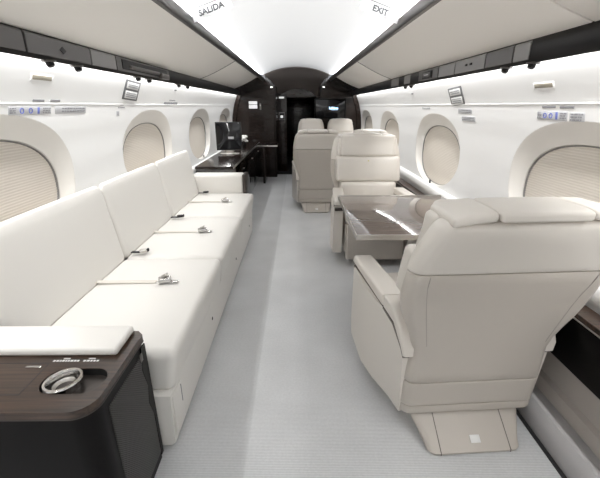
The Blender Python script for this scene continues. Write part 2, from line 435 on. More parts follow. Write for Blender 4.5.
# ---------------------------------------------------------------- wall decals and signs
def frame_on_wall(s, y, z):
    dz = .01; tz = Vector((s * (wx(z + dz) - wx(z - dz)), 0, 2 * dz)).normalized()
    ty = Vector((0, -s, 0)); n = ty.cross(tz)   # ty is the reading direction, n points into the cabin
    R = Matrix((ty, tz, n)).transposed().to_4x4(); R.translation = Vector((s * wx(z), y, z)); return R
def wall_thing(name, label, cat, s, y, z, group=None, tilt=0):
    t = thing(name, label, cat, group=group); t.matrix_world = frame_on_wall(s, y, z) @ Matrix.Rotation(tilt, 4, 'Z'); return t
def plate(name, m, parent, x, y, w, h, z0=.0, th=.002, r=.001):
    b = new(); rbox(b, (x, y, z0 + th / 2), (w, h, th), min(r, th * .45), m=1, n=1); return obj(name, b, m, parent)
def textrows(parent, x, y, w, rows, dh, m, name='print', z0=.0025, th=.0008):
    b = new(); 
    for k in range(rows):
        x0 = x - w / 2; yy = y - k * dh
        while x0 < x + w / 2 - .004:
            ww = min(random.uniform(.006, .02), x + w / 2 - x0)
            rbox(b, (x0 + ww / 2, yy, z0 + th / 2), (ww, dh * .5, th), .0003, m=1, n=1); x0 += ww + .004
    return obj(name, b, m, parent)
def lit_sign(s, y, z, label, tilt=0):
    t = wall_thing('cabin_sign', label, 'sign', s, y, z, tilt=tilt)
    plate('frame', M['sign_grey'], t, 0, 0, .225, .125, 0, .003, .001)
    p = plate('upper_face', M['sign_white'], t, 0, .030, .180, .042, .0032, .001); textrows(p, 0, .036, .15, 2, .013, M['ink_grey'], z0=.0054)
    p = plate('lower_face', M['sign_white'], t, 0, -.028, .180, .048, .0032, .001); textrows(p, 0, -.017, .15, 3, .012, M['ink_grey'], z0=.0054)
lit_sign(-1, 2.57, 1.375, 'grey framed two-panel cabin sign on the left wall', -.05)
lit_sign(1, 2.66, 1.342, 'grey framed two-panel cabin sign on the right wall', .05)
t = wall_thing('wall_label', 'two tiny lines of lettering under the left cabin sign', 'label', -1, 2.47, 1.275); textrows(t, .0, .012, .10, 2, .016, M['ink_grey'], z0=.0)
t = wall_thing('wall_label', 'tiny square pictogram below the left cabin sign', 'label', -1, 2.42, 1.235)
plate('pictogram', M['decal'], t, 0, 0, .04, .032, 0, .001); plate('pictogram_mark', M['ink_grey'], t, 0, 0, .014, .022, .001, .001)
t = wall_thing('wall_placard', 'upper grey text placard under the right cabin sign', 'placard', 1, 2.56, 1.247); plate('plate', M['decal'], t, 0, 0, .21, .032, 0, .0015); textrows(t, 0, .008, .19, 2, .013, M['ink_grey'])
t = wall_thing('wall_placard', 'lower grey text placard under the right cabin sign', 'placard', 1, 2.51, 1.200); plate('plate', M['decal'], t, 0, 0, .20, .034, 0, .0015); textrows(t, 0, .008, .18, 2, .013, M['ink_grey'])
def pictos(s, y, z, w, h, label):
    t = wall_thing('instruction_placard', label, 'placard', s, y, z)
    plate('plate', M['decal'], t, 0, 0, w, h, 0, .0015)
    for k in range(2):
        b = lathe(new(), [(.008, .0015), (.008, .003), (.012, .003), (.012, .0015)], (w * (-.22 + .2 * k), 0, 0), 20); obj('pictogram', b, M['ink_blue'], t)
    plate('pictogram', M['ink_blue'], t, w * .17, 0, .014, h * .8, .0015, .001)
    textrows(t, -w * .42, h * .28, w * .13, 3, h * .25, M['ink_grey']); textrows(t, w * .38, h * .28, w * .2, 3, h * .25, M['ink_grey'])
pictos(-1, 1.63, 1.262, .26, .034, 'pale pictogram placard with blue circles above the near left window')
t = wall_thing('text_placard', 'faded grey text placard right of the left blue pictograms', 'placard', -1, 1.92, 1.262); plate('plate', M['decal'], t, 0, 0, .26, .034, 0, .0015); textrows(t, .02, .008, .20, 2, .013, M['ink_grey'])
pictos(1, 1.68, 1.240, .20, .038, 'pale pictogram placard with blue circles above the near right window')
t = wall_thing('text_placard', 'grey text placard beside the right blue pictograms', 'placard', 1, 1.525, 1.238); plate('plate', M['decal'], t, 0, 0, .085, .036, 0, .0015); textrows(t, 0, .011, .07, 3, .011, M['ink_grey'])
for s, y, z, w, l in ((-1, 1.675, 1.302, .075, 'small grey text strip above left pictogram placard'), (-1, 1.79, 1.303, .07, 'small grey text strip above the left faded placard'),
                      (1, 1.70, 1.276, .09, 'small grey text strip above right pictogram placard'), (1, 1.585, 1.275, .085, 'small grey text strip above right text placard')):
    t = wall_thing('text_strip', l, 'label', s, y, z); plate('strip', M['ink_grey'], t, 0, 0, w, .010, 0, .0012)
t = wall_thing('wall_label', 'dark row of small lettering above the second left window', 'label', -1, 3.42, 1.300)
textrows(t, 0, .0, .36, 1, .05, M['ink_grey'], z0=0); textrows(t, .02, .028, .16, 1, .018, M['ink_grey'], z0=0)
t = wall_thing('wall_label', 'row of three tiny marks above the second right window', 'label', 1, 3.33, 1.262)
textrows(t, 0, .0, .20, 1, .04, M['decal'], z0=0)
for s, y, z, l in ((-1, 1.68, 1.392, 'taupe slot vent high on the left sidewall'), (1, 1.72, 1.365, 'taupe slot vent high on the right sidewall')):
    t = wall_thing('slot_vent', l, 'vent', s, y, z)
    plate('surround', M['wall'], t, 0, 0, .145, .030, 0, .0012); plate('slot', M['vent'], t, 0, 0, .125, .019, .0012, .001)
for s, y, z, l in ((-1, 3.45, 1.412, 'tiny dark sensor dot high on the left sidewall'), (1, 3.62, 1.388, 'tiny dark sensor dot high on the right sidewall')):
    t = wall_thing('sensor', l, 'sensor', s, y, z); plate('lens', M['sign_grey'], t, 0, 0, .05, .010, 0, .004)

# ceiling EXIT / SALIDA signs
def text_mesh(txt, size, m, name, parent, depth=.0012):
    cu = bpy.data.curves.new(name, 'FONT'); cu.body = txt; cu.size = size; cu.extrude = depth; cu.offset = .0012; cu.align_x = 'CENTER'; cu.align_y = 'CENTER'
    o = bpy.data.objects.new('tmp', cu); COL.objects.link(o)
    dg = bpy.context.evaluated_depsgraph_get(); me = bpy.data.meshes.new_from_object(o.evaluated_get(dg))
    bpy.data.objects.remove(o); me.materials.clear(); me.materials.append(m)
    r = bpy.data.objects.new(name, me); COL.objects.link(r); r.parent = parent; return r
for s, txt, yy in ((-1, 'SALIDA', 2.33), (1, 'EXIT', 2.36)):
    x = s * .475; z = ceil_z(x) - .092
    t = thing('exit_sign', 'white wedge sign reading %s on the ceiling edge' % txt, 'exit sign', (x, yy, z))
    slope = math.atan2(ceil_z(x + .03) - ceil_z(x - .03), .06)
    t.rotation_euler = (math.radians(72), -slope, 0)
    b = new(); prism(b, [(.0, -.034), (.0, .034), (-.10, .050), (-.12, .046)], 'x', -.115, .115, .003, 2)
    # outline was (y,z) : swap so thickness runs along local z
    for v in b.verts: v.co = (v.co.x, v.co.z, v.co.y)
    obj('sign_body', b, M['exit_face'], t)
    w = text_mesh(txt, .048, M['ink_mid'], 'lettering', t); w.location = (0, 0, .002); w.scale = (.95, 1, 1)
    b = new(); rbox(b, (0, .037, -.004), (.25, .006, .008), .002, m=1, n=1); obj('light_slot', b, M['sign_grey'], t)

# ---------------------------------------------------------------- bulkhead
def wall_pts(s):  # sidewall section, floor to top
    return [(s * 1.17, 0)] + [(s * (wx(z) + .03), z) for z in (.6, .7, .8, .9, 1.0, 1.1, 1.2, 1.3, 1.4, 1.46)] + [(s * .99, 1.47)]
for s, nm, xi in ((-1, 'left', -.38), (1, 'right', .42)):
    b = new(); prism(b, wall_pts(s) + [(xi, 1.60), (xi, 0)], 'y', YS, YS + .05)
    struct('wall_front_%s' % nm, b, M['wood_dark'], 'dark glossy wood bulkhead panel on the %s of the aisle' % nm)
    b = new(); pts = [(s * (wx(z) - .0), z) for z in (.62, .7, .8, .9, 1.0, 1.1, 1.2, 1.3, 1.4, 1.46)]
    prism(b, pts + [(p[0] - s * .07, p[1]) for p in pts[::-1]], 'y', YS - .06, YS - .002, .004, 1)
    struct('trim_%d' % (9 if s < 0 else 10), b, M['wood_dark'])
    b = new(); box2(b, (xi, YS, 0), (xi + s * .04, 9.9, 1.62), .002); struct('wall_corridor_%s' % nm, b, M['wood_dark'])
    b = new(); prism(b, [(s * .61, 1.76), (s * .66, 1.735), (s * 1.1, 1.56), (s * 1.0, 1.40), (xi, 1.45), (xi, 1.62)], 'y', YB, YB + .04); struct('wall_front_upper_%s' % nm, b, M['wood_dark'])
b = new(); box2(b, (-.42, 9.9, 0), (.46, 9.95, 1.7), .002); struct('wall_corridor_end', b, M['wood_dark'])
# inner arch soffit: from the ceiling arch down to the corridor arch
b = new(); rows = []
for j in range(9):
    t = j / 8; e = t * t * (3 - 2 * t) * .35 + .65 * math.sin(t * PI / 2); row = []
    for i in range(29):
        u = -1 + 2 * i / 28
        x1, z1 = .62 * u, ceil_z(.62 * u) - .004
        x2, z2 = .02 + .39 * u, 1.60 - .16 * abs(u) ** 2.4
        row.append(b.verts.new((x1 + (x2 - x1) * e, YB - .01 + .40 * t, z1 + (z2 - z1) * (.25 * t + .75 * t * t))))
    rows.append(row)
for A, B in zip(rows, rows[1:]):
    for k in range(28): b.faces.new((A[k], A[k + 1], B[k + 1], B[k]))
solidify(b, .006); struct('ceiling_arch', b, M['bronze_soffit'], 'bronze arched soffit above the bulkhead opening')
b = new(); box2(b, (-.42, 7.69, 1.44), (.46, 9.95, 1.46), .002); struct('ceiling_corridor', b, M['wood_dark'])
b = new(); prism(b, [(-.62, 1.44), (.62, 1.44), (.62, 2.0), (-.62, 2.0)], 'y', 7.72, 7.74); struct('wall_front_arch', b, M['wood_dark'])

# bulkhead fittings
def bulk_plate(name, label, cat, x, y, z, parts):
    t = thing(name, label, cat, (x, y, z), 0); t.rotation_euler = (PI / 2, 0, 0)
    for (nm, m, px, pz, w, h, z0) in parts: plate(nm, m, t, px, pz, w, h, z0, .003)
    return t
bulk_plate('bulkhead_sign', 'white two-line lit sign on the dark bulkhead left of the aisle', 'sign', -.785, YS - .001, 1.297,
           [('upper_panel', M['sign_lit'], 0, .036, .15, .052, 0), ('lower_panel', M['sign_lit'], 0, -.030, .15, .058, 0)])
bulk_plate('switch_plate', 'narrow grey switch plate beside the lit bulkhead sign', 'switch', -.655, YS - .001, 1.27, [('plate', M['psu_light'], 0, 0, .03, .11, 0), ('button', M['sign_white'], 0, .02, .012, .02, .003)])
t = bulk_plate('corridor_fitting', 'small pale framed panel glowing in the dark corridor', 'wall panel', -.30, 7.60, 1.09, [('frame', M['psu_light'], 0, 0, .12, .15, 0), ('inset', M['psu_black'], 0, .0, .09, .11, .003), ('light', M['sign_lit'], 0, -.01, .05, .05, .006)])
# short wing wall that carries it
b = new(); box2(b, (-.38, 7.603, 0), (-.20, 7.64, 1.5), .002); struct('wall_corridor_wing', b, M['wood_dark'])
bulk_plate('corridor_sign', 'small white sign at the top of the corridor opening', 'sign', -.30, 7.60, 1.435, [('face', M['sign_lit'], 0, 0, .10, .03, 0)])
# wall monitor
t = thing('wall_monitor', 'black wall monitor with small blue-white glowing text', 'monitor', (.60, YS - .002, 1.235), 0, None); t.rotation_euler = (PI / 2, 0, 0)
plate('bezel', M['black'], t, 0, 0, .56, .34, 0, .03, .006); plate('screen', M['screen'], t, 0, 0, .52, .30, .0302, .002)
b = new(); x0 = -.02
for k in range(10):
    h = (.045, .028, .030, .045, .028, .040, .028, .028, .03, .028)[k]; w = (.012, .013, .013, .010, .014, .011, .013, .012, .015, .015)[k]
    rbox(b, (x0 + w / 2, .0 + h / 2 - .01, .034), (w, h, .002), .0008, m=1, n=1); x0 += w + .0035
rbox(b, (x0 - .07, -.02, .034), (.13, .004, .002), .0008, m=1, n=1)
obj('screen_text', b, M['glow'], t)
# lamp at the soffit corner, left
for x, l in ((-.47, 'small glowing lamp at the left foot of the arch'), (.50, 'small glowing lamp at the right foot of the arch')):
    t = thing('arch_lamp', l, 'lamp', (x, YB - .01, 1.60)); b = lathe(new(), [(0, .012), (.030, .010), (.034, 0), (.028, -.008), (0, -.008)], n=20, axis=Matrix.Rotation(PI / 2, 3, 'X')); obj('housing', b, M['bronze'], t)
    b = lathe(new(), [(0, -.014), (.020, -.012), (.022, -.006), (0, -.006)], n=20, axis=Matrix.Rotation(-PI / 2, 3, 'X')); obj('lens', b, M['led'], t)

# ---------------------------------------------------------------- club seats
BACK = [(.12, -.300, .275), (.25, -.306, .275), (.38, -.314, .270), (.48, -.325, .262), (.56, -.337, .288), (.64, -.350, .322), (.72, -.365, .340), (.84, -.400, .338), (.92, -.430, .330), (1.00, -.462, .312), (1.05, -.470, .292)]
def rrect(cx, cy, hx, hy, r, n=7):
    r = min(r, hx * .95, hy * .95); P = []
    for q, (sx, sy) in enumerate(((1, 1), (-1, 1), (-1, -1), (1, -1))):
        for k in range(n):
            a = PI / 2 * (q + k / (n - 1)); P.append((cx + sx * (hx - r) + r * math.cos(a), cy + sy * (hy - r) + r * math.sin(a)))
    return P
def loft(bm, rings, cap=True):
    R = [[bm.verts.new(p) for p in r] for r in rings]; n = len(R[0])
    for A, B in zip(R, R[1:]):
        for k in range(n): bm.faces.new((A[k], A[(k + 1) % n], B[(k + 1) % n], B[k]))
    if cap: bm.faces.new(R[0][::-1]); bm.faces.new(R[-1])
def shell_seg(bm, z0, z1, th=.085, e0=.005, e1=.005, grow=0, top=False):
    """one leather panel of the seat back between heights z0 and z1 with a rounded border"""
    levels = []; N = 10
    for k in range(N + 1): levels.append((z0 + (z1 - z0) * k / N, 0))
    seq = [(z0, e0), (z0 + e0 * .3, e0 * .35), (z0 + e0, 0)] + [(z, 0) for z, _ in levels if z0 + e0 * 1.5 < z < z1 - e1 * 1.2]
    if top: seq += [(z1 - e1 * (1 - math.sin(a)), e1 * (1 - math.cos(a))) for a in [PI / 2 * k / 6 for k in range(7)]]
    else: seq += [(z1 - e1, 0), (z1 - e1 * .3, e1 * .35), (z1, e1)]
    rings = []
    for z, ins in seq:
        yr, hw = interp(BACK, z); hw += grow - ins; d = th - 2 * ins
        rings.append([(x, y, z) for x, y in rrect(0, yr + th / 2, hw, max(d / 2, .004), .050)])
    loft(bm, rings)
def make_chair(label, group=None, headtop=1.088):
    t = thing('club_seat', label, 'seat', group=group)
    b = new(); shell_seg(b, .298, .845); shell_seg(b, .170, .295); shell_seg(b, .12, .167, e0=.012); bp = obj('back_panel', b, M['leather_panel'], t)
    for s in (-1, 1):
        b = new(); pl = [interp(BACK, z) + (z,) for z in [.50 + .34 * k / 12 for k in range(13)]]
        prism(b, [(y - .0012, z) for y, w_, z in pl] + [(y + .004, z) for y, w_, z in pl[::-1]], 'x', s * .225 - .001, s * .225 + .001)
        for v in b.verts: v.co.x += s * .055 * max(0, min(1, (v.co.z - .5) / .3))
        obj('side_seam', b, M['leather_seam'], bp)
    b = new(); shell_seg(b, .848, 1.052, .10, e1=.028, grow=.001, top=True); obj('head_shell', b, M['leather'], t)
    # front pads
    def lean(v):  # follow the back curve
        z = v.z; yr = interp(BACK, z)[0]; return (v.x, v.y + yr + .30, z)
    b = new(); rbox(b, (0, -.150, .983), (.51, .10, .195), .024, n=6, puff=(0, .012, 0), fn=lean); obj('head_pad', b, M['leather'], t)
    for s in (-1, 1):
        b = new(); rbox(b, (s * .262, -.170, .968), (.045, .09, .17), .024, n=3, fn=lean); obj('head_bolster', b, M['leather'], t)
    def crease(v):
        v = Vector((v.x, v.y + (-.010 * math.exp(-(v.x / .012) ** 2) if v.y > -.14 else 0), v.z)); return lean(v)
    b = new(); rbox(b, (0, -.145, .775), (.60, .12, .225), .022, n=16, puff=(0, .014, .0), fn=crease)
    obj('middle_pad', b, M['leather'], t)
    b = new(); rbox(b, (0, -.130, .560), (.525, .13, .205), .030, n=16, puff=(0, .016, .0), fn=crease)
    obj('lower_pad', b, M['leather'], t)
    # headrest flap folded over the top: three pads
    def drape(v):
        y = v.y; drop = 0
        if y < -.43: drop = (-.43 - y) ** 2 * 3
        x = abs(v.x); side = max(0, x - .15) ** 1.5 * .45
        return (v.x, y, v.z - drop - side)
    b = new(); rbox(b, (0, -.392, headtop - .013), (.272, .172, .030), .010, n=8, puff=(0, 0, .005), fn=drape); obj('headrest', b, M['leather'], t)
    for s in (-1, 1):
        b = new(); rbox(b, (s * .205, -.388, headtop - .014), (.130, .170, .030), .012, n=6, puff=(0, 0, .004), fn=drape); obj('headrest_wing', b, M['leather'], t)
    # seat
    b = new(); rbox(b, (0, .055, .435), (.525, .52, .13), .045, n=6, puff=(0, 0, .014)); obj('seat_cushion', b, M['leather'], t)
    b = new(); rbox(b, (0, .0, .245), (.52, .56, .27), .02, n=2); obj('seat_base', b, M['leather'], t)
    b = new(); rbox(b, (0, .305, .225), (.50, .055, .33), .02, n=5, puff=(0, .008, 0)); obj('leg_rest', b, M['leather_panel'], t)
    # arms
    def taper(bm, s):
        for v in bm.verts:
            k = max(0, min(1, (.06 - v.co.y) / .36)); k = k * k * (3 - 2 * k)
            v.co.x -= s * (.062 + .024 * max(0, min(1, (.50 - v.co.z) / .2))) * k
    for s in (-1, 1):
        b = new(); prism(b, [(.285, .115), (.305, .20), (.305, .548), (-.13, .548), (-.205, .522), (-.262, .455), (-.280, .40), (-.272, .115)], 'x', s * .285, s * .362, 0)
        bmesh.ops.bisect_plane(b, geom=b.verts[:] + b.edges[:] + b.faces[:], plane_co=(0, .05, 0), plane_no=(0, 1, 0)); bmesh.ops.bisect_plane(b, geom=b.verts[:] + b.edges[:] + b.faces[:], plane_co=(0, -.07, 0), plane_no=(0, 1, 0)); bmesh.ops.bisect_plane(b, geom=b.verts[:] + b.edges[:] + b.faces[:], plane_co=(0, -.19, 0), plane_no=(0, 1, 0)); taper(b, s)
        a = obj('arm_panel', b, M['leather'], t)
        b = new(); prism(b, [(.300, .549), (-.132, .549), (-.207, .524), (-.273, .456), (-.290, .420), (-.286, .412), (-.267, .448), (-.2, .515), (-.13, .54), (.3, .54)], 'x', s * .2875, s * .364, 0); taper(b, s); obj('arm_seam', b, M['stitch'], a)
        b = new(); prism(b, [(.318, .556), (.318, .585), (.302, .604), (.25, .610), (-.120, .610), (-.120, .552)], 'x', s * .268, s * .366, .014, 4); taper(b, s)
        p = obj('arm_pad', b, M['leather'], t)
        b = new(); prism(b, [(-.124, .610), (-.20, .592), (-.262, .540), (-.300, .470), (-.302, .430), (-.288, .420), (-.268, .458), (-.205, .528), (-.124, .552)], 'x', s * .268, s * .366, .014, 4); taper(b, s)
        obj('arm_pad', b, M['leather'], t)
        b = new(); rbox(b, (s * .322, .309, .520), (.070, .020, .028), .006, m=2, n=1); obj('arm_trim', b, M['bronze'], t)
    # pedestal shroud
    b = new(); R = []
    for z, hw, y0, y1 in ((.0, .175, -.39, .16), (.006, .185, -.40, .17), (.016, .188, -.402, .17), (.03, .191, -.385, .17), (.075, .215, -.33, .17), (.13, .245, -.26, .18)):
        R.append([(x, y, z) for x, y in rrect(0, (y0 + y1) / 2, hw, (y1 - y0) / 2, .035, 5)])
    loft(b, R); ped = obj('pedestal', b, M['leather_panel'], t)
    for s in (-1, 1):
        b = new(); prism(b, [(-.4030, .006), (-.4035, .017), (-.386, .0312), (-.331, .0762), (-.262, .131), (-.262, .128), (-.38, .030), (-.40, .016)], 'x', s * .140 - .0015, s * .140 + .0015); obj('seam', b, M['stitch'], ped)
    b = new(); rbox(b, (.008, -.3675, .0465), (.040, .030, .0025), .001, m=1, n=1, rot=Matrix.Rotation(math.radians(39), 3, 'X')); obj('tag', b, M['sign_white'], ped)
    return t
chair = make_chair('nearest taupe-backed leather club seat seen from behind, right of the aisle')
chair.location = (.674, 1.425, 0); chair.rotation_euler = (0, 0, math.radians(3.2)); chair.scale = (1, 1, .925)
def other(label, x, y, rz, sc, group=None):
    c = copy_tree(chair); c.location = (x, y, 0); c.rotation_euler = (0, 0, rz); c.scale = sc
    c['label'] = label
    if group: c['group'] = group
    return c
c2 = other('cream leather club seat facing the camera across the foldout table', .650, 3.12, PI, (.97, 1, .955))
other('aisle seat of the middle pair, showing its tan back panel', .245, 4.82, 0, (.86, 1, .935), 'paired seats')
other('window seat of the middle pair, mostly hidden behind the table seat', .865, 4.82, 0, (.70, 1, .935), 'paired seats')
other('aisle seat of the farthest pair, facing the camera near the bulkhead', .235, 5.85, PI, (.66, 1, .995), 'paired seats')
other('window seat of the farthest pair, facing the camera under the wall monitor', .720, 5.85, PI, (.66, 1, .995), 'paired seats')
b = new(); rbox(b, (-.0, -.190, .845), (.014, .006, .020), .002, m=1, n=1); tg = obj('tag', b, M['yellow'], c2); tg['label'] = 'small yellow tag'; tg.location = (0, 0, 0)

# ---------------------------------------------------------------- foldout table
t = thing('foldout_table', 'glossy dark wood foldout table between the facing club seats', 'table', (.675, 2.12, .672))
b = new(); rbox(b, (-.0025, .002, -.011), (.745, .845, .022), .004, m=2, n=1); obj('table_top', b, M['table'], t)
b = new()
for a, c in (((-.380, -.424, -.024), (-.374, .432, .002)), ((-.380, -.426, -.024), (.37, -.420, .002)), ((-.38, .428, -.024), (.37, .434, .002))): box2(b, a, c, .001)
obj('edge_band', b, M['steel'], t)
b = new(); box2(b, (.02, -.30, -.05), (.34, .30, -.023), .006); box2(b, (.28, -.28, -.12), (.36, .28, -.045), .006); obj('support', b, M['matte_black'], t)
# near side ledge console on the right
t = thing('side_console', 'long dark wood side ledge along the right sidewall', 'side ledge', (1.08, 1.5, 0))
b = new(); box2(b, (-.045, -2.2, .538), (.033, 2.38, .560), .004); obj('ledge_top', b, M['wood_top'], t)
b = new(); box2(b, (-.048, -2.2, .534), (-.042, 2.38, .539), .001); obj('metal_edge', b, M['steel'], t)
b = new(); box2(b, (-.036, -2.2, .325), (.04, 2.38, .534), .004); obj('front_panel', b, M['black'], t)
b = new(); prism(b, [(-.012, .105), (-.008, .165), (.012, .175), (.006, .325), (.045, .325), (.045, .105)], 'y', -2.2, 2.38, 0); obj('lower_panel', b, M['dado'], t)
b = new(); prism(b, [(1.14, .0), (.985, .0), (.985, .055), (.995, .085), (1.015, .102), (1.14, .104)], 'y', YA, YS); struct('baseboard_right', b, M['duct'], 'rounded light grey carpeted skirting on the right')
b = new(); box2(b, (.968, YA, .0), (.984, YS, .006), .001); struct('trim_11', b, M['matte_black'], 'thin black floor gap beside the right skirting')

# ---------------------------------------------------------------- sofa
t = thing('sofa', 'long white leather three-seat sofa with seat belts along left wall', 'sofa', (-.8, 2.39, 0))
X0, Y0 = .8, -2.39
def sf(v): return v
ys = [1.085, 1.97, 2.81, 3.66]
def undercut(v):
    z = v.z
    x = v.x + (-.028 * max(0, (.44 - z) / .19) if v.x > .2 else 0)
    return (x, v.y, z)
for a, c in zip(ys, ys[1:]):
    b = new(); rbox(b, (.065, (a + c) / 2 + Y0, .345), (.585, c - a - .004, .185), .035, m=4, n=8, puff=(.0, 0, .010), fn=undercut); obj('seat_cushion', b, M['sofa'], t)
for a, c in zip(ys, ys[1:]):
    def slant(v):
        k = (v.z - .43) / .43
        front = -.205 - .070 * k; rear = -.305
        u = v.x / .11                # 0 rear .. 1 front
        zz = v.z + (1 - u) * .02 * max(0, k)
        return (rear + (front - rear) * u, v.y, zz)
    b = new(); rbox(b, (.055, (a + c) / 2 + Y0, .64), (.11, c - a - .005, .44), .038, m=5, n=8, puff=(.010, 0, .004), fn=slant); obj('back_cushion', b, M['sofa'], t)
b = new(); prism(b, [(.300, .015), (.318, .03), (.325, .262), (-.31, .262), (-.31, .015)], 'y', 1.06 + Y0, 3.68 + Y0, .004, 2); ba = obj('base', b, M['sofa'], t)
b = new(); rbox(b, (.325, 1.125 + Y0, .15), (.004, .10, .19), .001, m=2, n=1); obj('access_panel', b, M['sofa'], ba)
b = new(); rbox(b, (.3272, 1.165 + Y0, .185), (.003, .004, .085), .001, m=1, n=1); obj('access_latch', b, M['ink_grey'], ba)
for yy in (1.74, 2.58, 3.4):
    b = lathe(new(), [(0, .003), (.009, .002), (.010, 0)], (.324, yy + Y0, .165), 14, Matrix.Rotation(PI / 2, 3, 'Y')); obj('snap_button', b, M['ink'], ba)
# far arm with bronze cap
b = new(); rbox(b, (-.022, 3.775 + Y0, .35), (.535, .19, .535), .03, m=4, n=4); obj('armrest', b, M['sofa'], t)
b = new(); rbox(b, (.258, 3.772 + Y0, .50), (.036, .196, .24), .006, m=2, n=1); obj('arm_cap', b, M['bronze'], t)
# belts
def belt(yc):
    b = new(); pts = [(-.225, .452), (-.16, .4485), (0, .450), (.09, .4495)]
    R = []
    for x, z in pts: R.append([(x, yc + Y0 - .014, z), (x, yc + Y0 + .014, z), (x, yc + Y0 + .014, z + .003), (x, yc + Y0 - .014, z + .003)])
    loft(b, R); st = obj('seat_belt', b, M['belt'], t)
    c = (.135, yc + Y0, .463)
    b = new(); rbox(b, c, (.062, .048, .024), .008, m=3, n=2, rot=Matrix.Rotation(.35, 3, 'Z')); obj('buckle', b, M['chrome'], st)
    b = new(); rbox(b, (.128, yc + Y0 + .012, .478), (.040, .030, .010), .004, m=2, n=1, rot=Matrix.Rotation(-.5, 3, 'Y')); obj('buckle_flap', b, M['steel'], st)
    b = new(); rbox(b, (.180, yc + Y0 - .004, .455), (.045, .022, .004), .0015, m=1, n=1); obj('tongue', b, M['chrome'], st)
for y in (1.63, 2.40, 3.25): belt(y)
for y in (2.01, 2.735, 3.575):
    b = new(); rbox(b, (-.165, y + Y0, .457), (.06, .026, .006), .002, m=1, n=1); st = obj('seat_belt', b, M['matte_black'], t)
    b = new(); rbox(b, (-.125, y + Y0 + .004, .464), (.045, .036, .018), .008, m=3, n=1, rot=Matrix.Rotation(.4, 3, 'Z')); obj('buckle', b, M['steel'] if y < 2.5 else M['matte_black'], st)
    b = new(); rbox(b, (-.100, y + Y0 + .010, .467), (.012, .022, .020), .005, m=2, n=1); obj('release_button', b, M['matte_black'], st)

# ---------------------------------------------------------------- console at the near end of the sofa
t = thing('end_console', 'dark wood console with cup holder and cream arm pad, by near sofa end', 'console', (-.84, .89, 0))
def outline(x0, x1, y0, y1, r, n=10):
    P = [(x0, y1), (x0, y0)] + [(x1 - r + r * math.sin(a), y0 + r - r * math.cos(a)) for a in [PI / 2 * k / n for k in range(n + 1)]] + [(x1, y1 - .02), (x1 - .02, y1)]
    return P
cx, cy = .84, -.89
O = [(x + cx, y + cy) for x, y in outline(-1.115, -.522, .700, 1.048, .062)]
def slab_hole(bm, outer, hole, z0, z1):
    top = []
    def loop(pts, z):
        vs = [bm.verts.new((x, y, z)) for x, y in pts]; return vs, [bm.edges.new((vs[i], vs[(i + 1) % len(vs)])) for i in range(len(vs))]
    ot, oe = loop(outer, z1); ht, he = loop(hole, z1)
    bmesh.ops.triangle_fill(bm, edges=oe + he, use_beauty=True)
    ob, _ = loop(outer, z0); hb, _ = loop(hole, z0 - .06)
    for A, B in ((ot, ob), (ht, hb)):
        for i in range(len(A)): bm.faces.new((A[i], A[(i + 1) % len(A)], B[(i + 1) % len(B)], B[i]))
    bm.faces.new(hb)
H = [(x + cx, y + cy) for x, y in rrect(-.625, .812, .086, .050, .045, 7)]
b = new(); slab_hole(b, O, H, .535, .560); obj('worktop', b, M['wood_top'], t, 30)
b = new(); Oi = [(x + cx, y + cy) for x, y in outline(-1.115, -.527, .707, 1.043, .057)]
prism(b, Oi, 'z', .47, .5345); 
b.free()
b = new(); vs = None
# body: walls only under the worktop so the cup well stays open
Ai = [b.verts.new((x, y, .0)) for x, y in Oi]; Bi = [b.verts.new((x, y, .5345)) for x, y in Oi]
for i in range(len(Oi)): b.faces.new((Ai[i], Ai[(i + 1) % len(Oi)], Bi[(i + 1) % len(Oi)], Bi[i]))
b.faces.new(Ai[::-1]); obj('cabinet', b, M['black'], t)
b = new(); prism(b, [(x * 1.0, y) for x, y in O], 'z', .5325, .5365); obj('metal_edge', b, M['bronze'], t).scale = (1.004, 1.004, 1)
b = new(); HB = [(x + cx, y + cy) for x, y in rrect(-.625, .812, .0855, .0495, .0445, 7)]
lo = [b.verts.new((x, y, .478)) for x, y in HB]; hi = [b.verts.new((x, y, .5575)) for x, y in HB]; b.faces.new(lo)
for i in range(len(HB)): b.faces.new((lo[i], lo[(i + 1) % len(HB)], hi[(i + 1) % len(HB)], hi[i]))
obj('cup_well', b, M['matte_black'], t)
R = Matrix.Rotation(math.radians(-2), 3, 'X') @ Matrix.Rotation(math.radians(-4), 3, 'Y')
cc = (-.655 + cx, .812 + cy, .553)
b = lathe(new(), [(.036, -.07), (.040, .0), (.049, .004), (.051, .008), (.049, .012), (.043, .012), (.040, .006), (.038, -.03), (.020, -.045), (0, -.045)], cc, 40, R); ch = obj('cup_holder', b, M['chrome'], t)
b = lathe(new(), [(0, -.022), (.024, -.020), (.028, -.006), (.030, -.004), (.030, -.012), (.026, -.028)], cc, 32, R); obj('inner_ring', b, M['steel'], ch)
b = new(); rbox(b, (-.572 + cx, .815 + cy, .515), (.05, .07, .03), .014, m=3, n=1); obj('well_divider', b, M['black'], t)
# hatch in the worktop
b = new()
for (a, c) in (((-1.10, .884, .5601), (-.742, .8865, .5607)), ((-1.10, .7585, .5601), (-.742, .761, .5607))):
    box2(b, (a[0] + cx, a[1] + cy, a[2]), (c[0] + cx, c[1] + cy, c[2]), .0002)
box2(b, (-.7425 + cx, .7585 + cy, .5601), (-.740 + cx, .8865 + cy, .5607), .0002)
obj('hatch_seam', b, M['ink'], t)
b = new(); rbox(b, (-.775 + cx, .868 + cy, .5615), (.045, .008, .003), .001, m=1, n=1); obj('hatch_pull', b, M['chrome'], t)
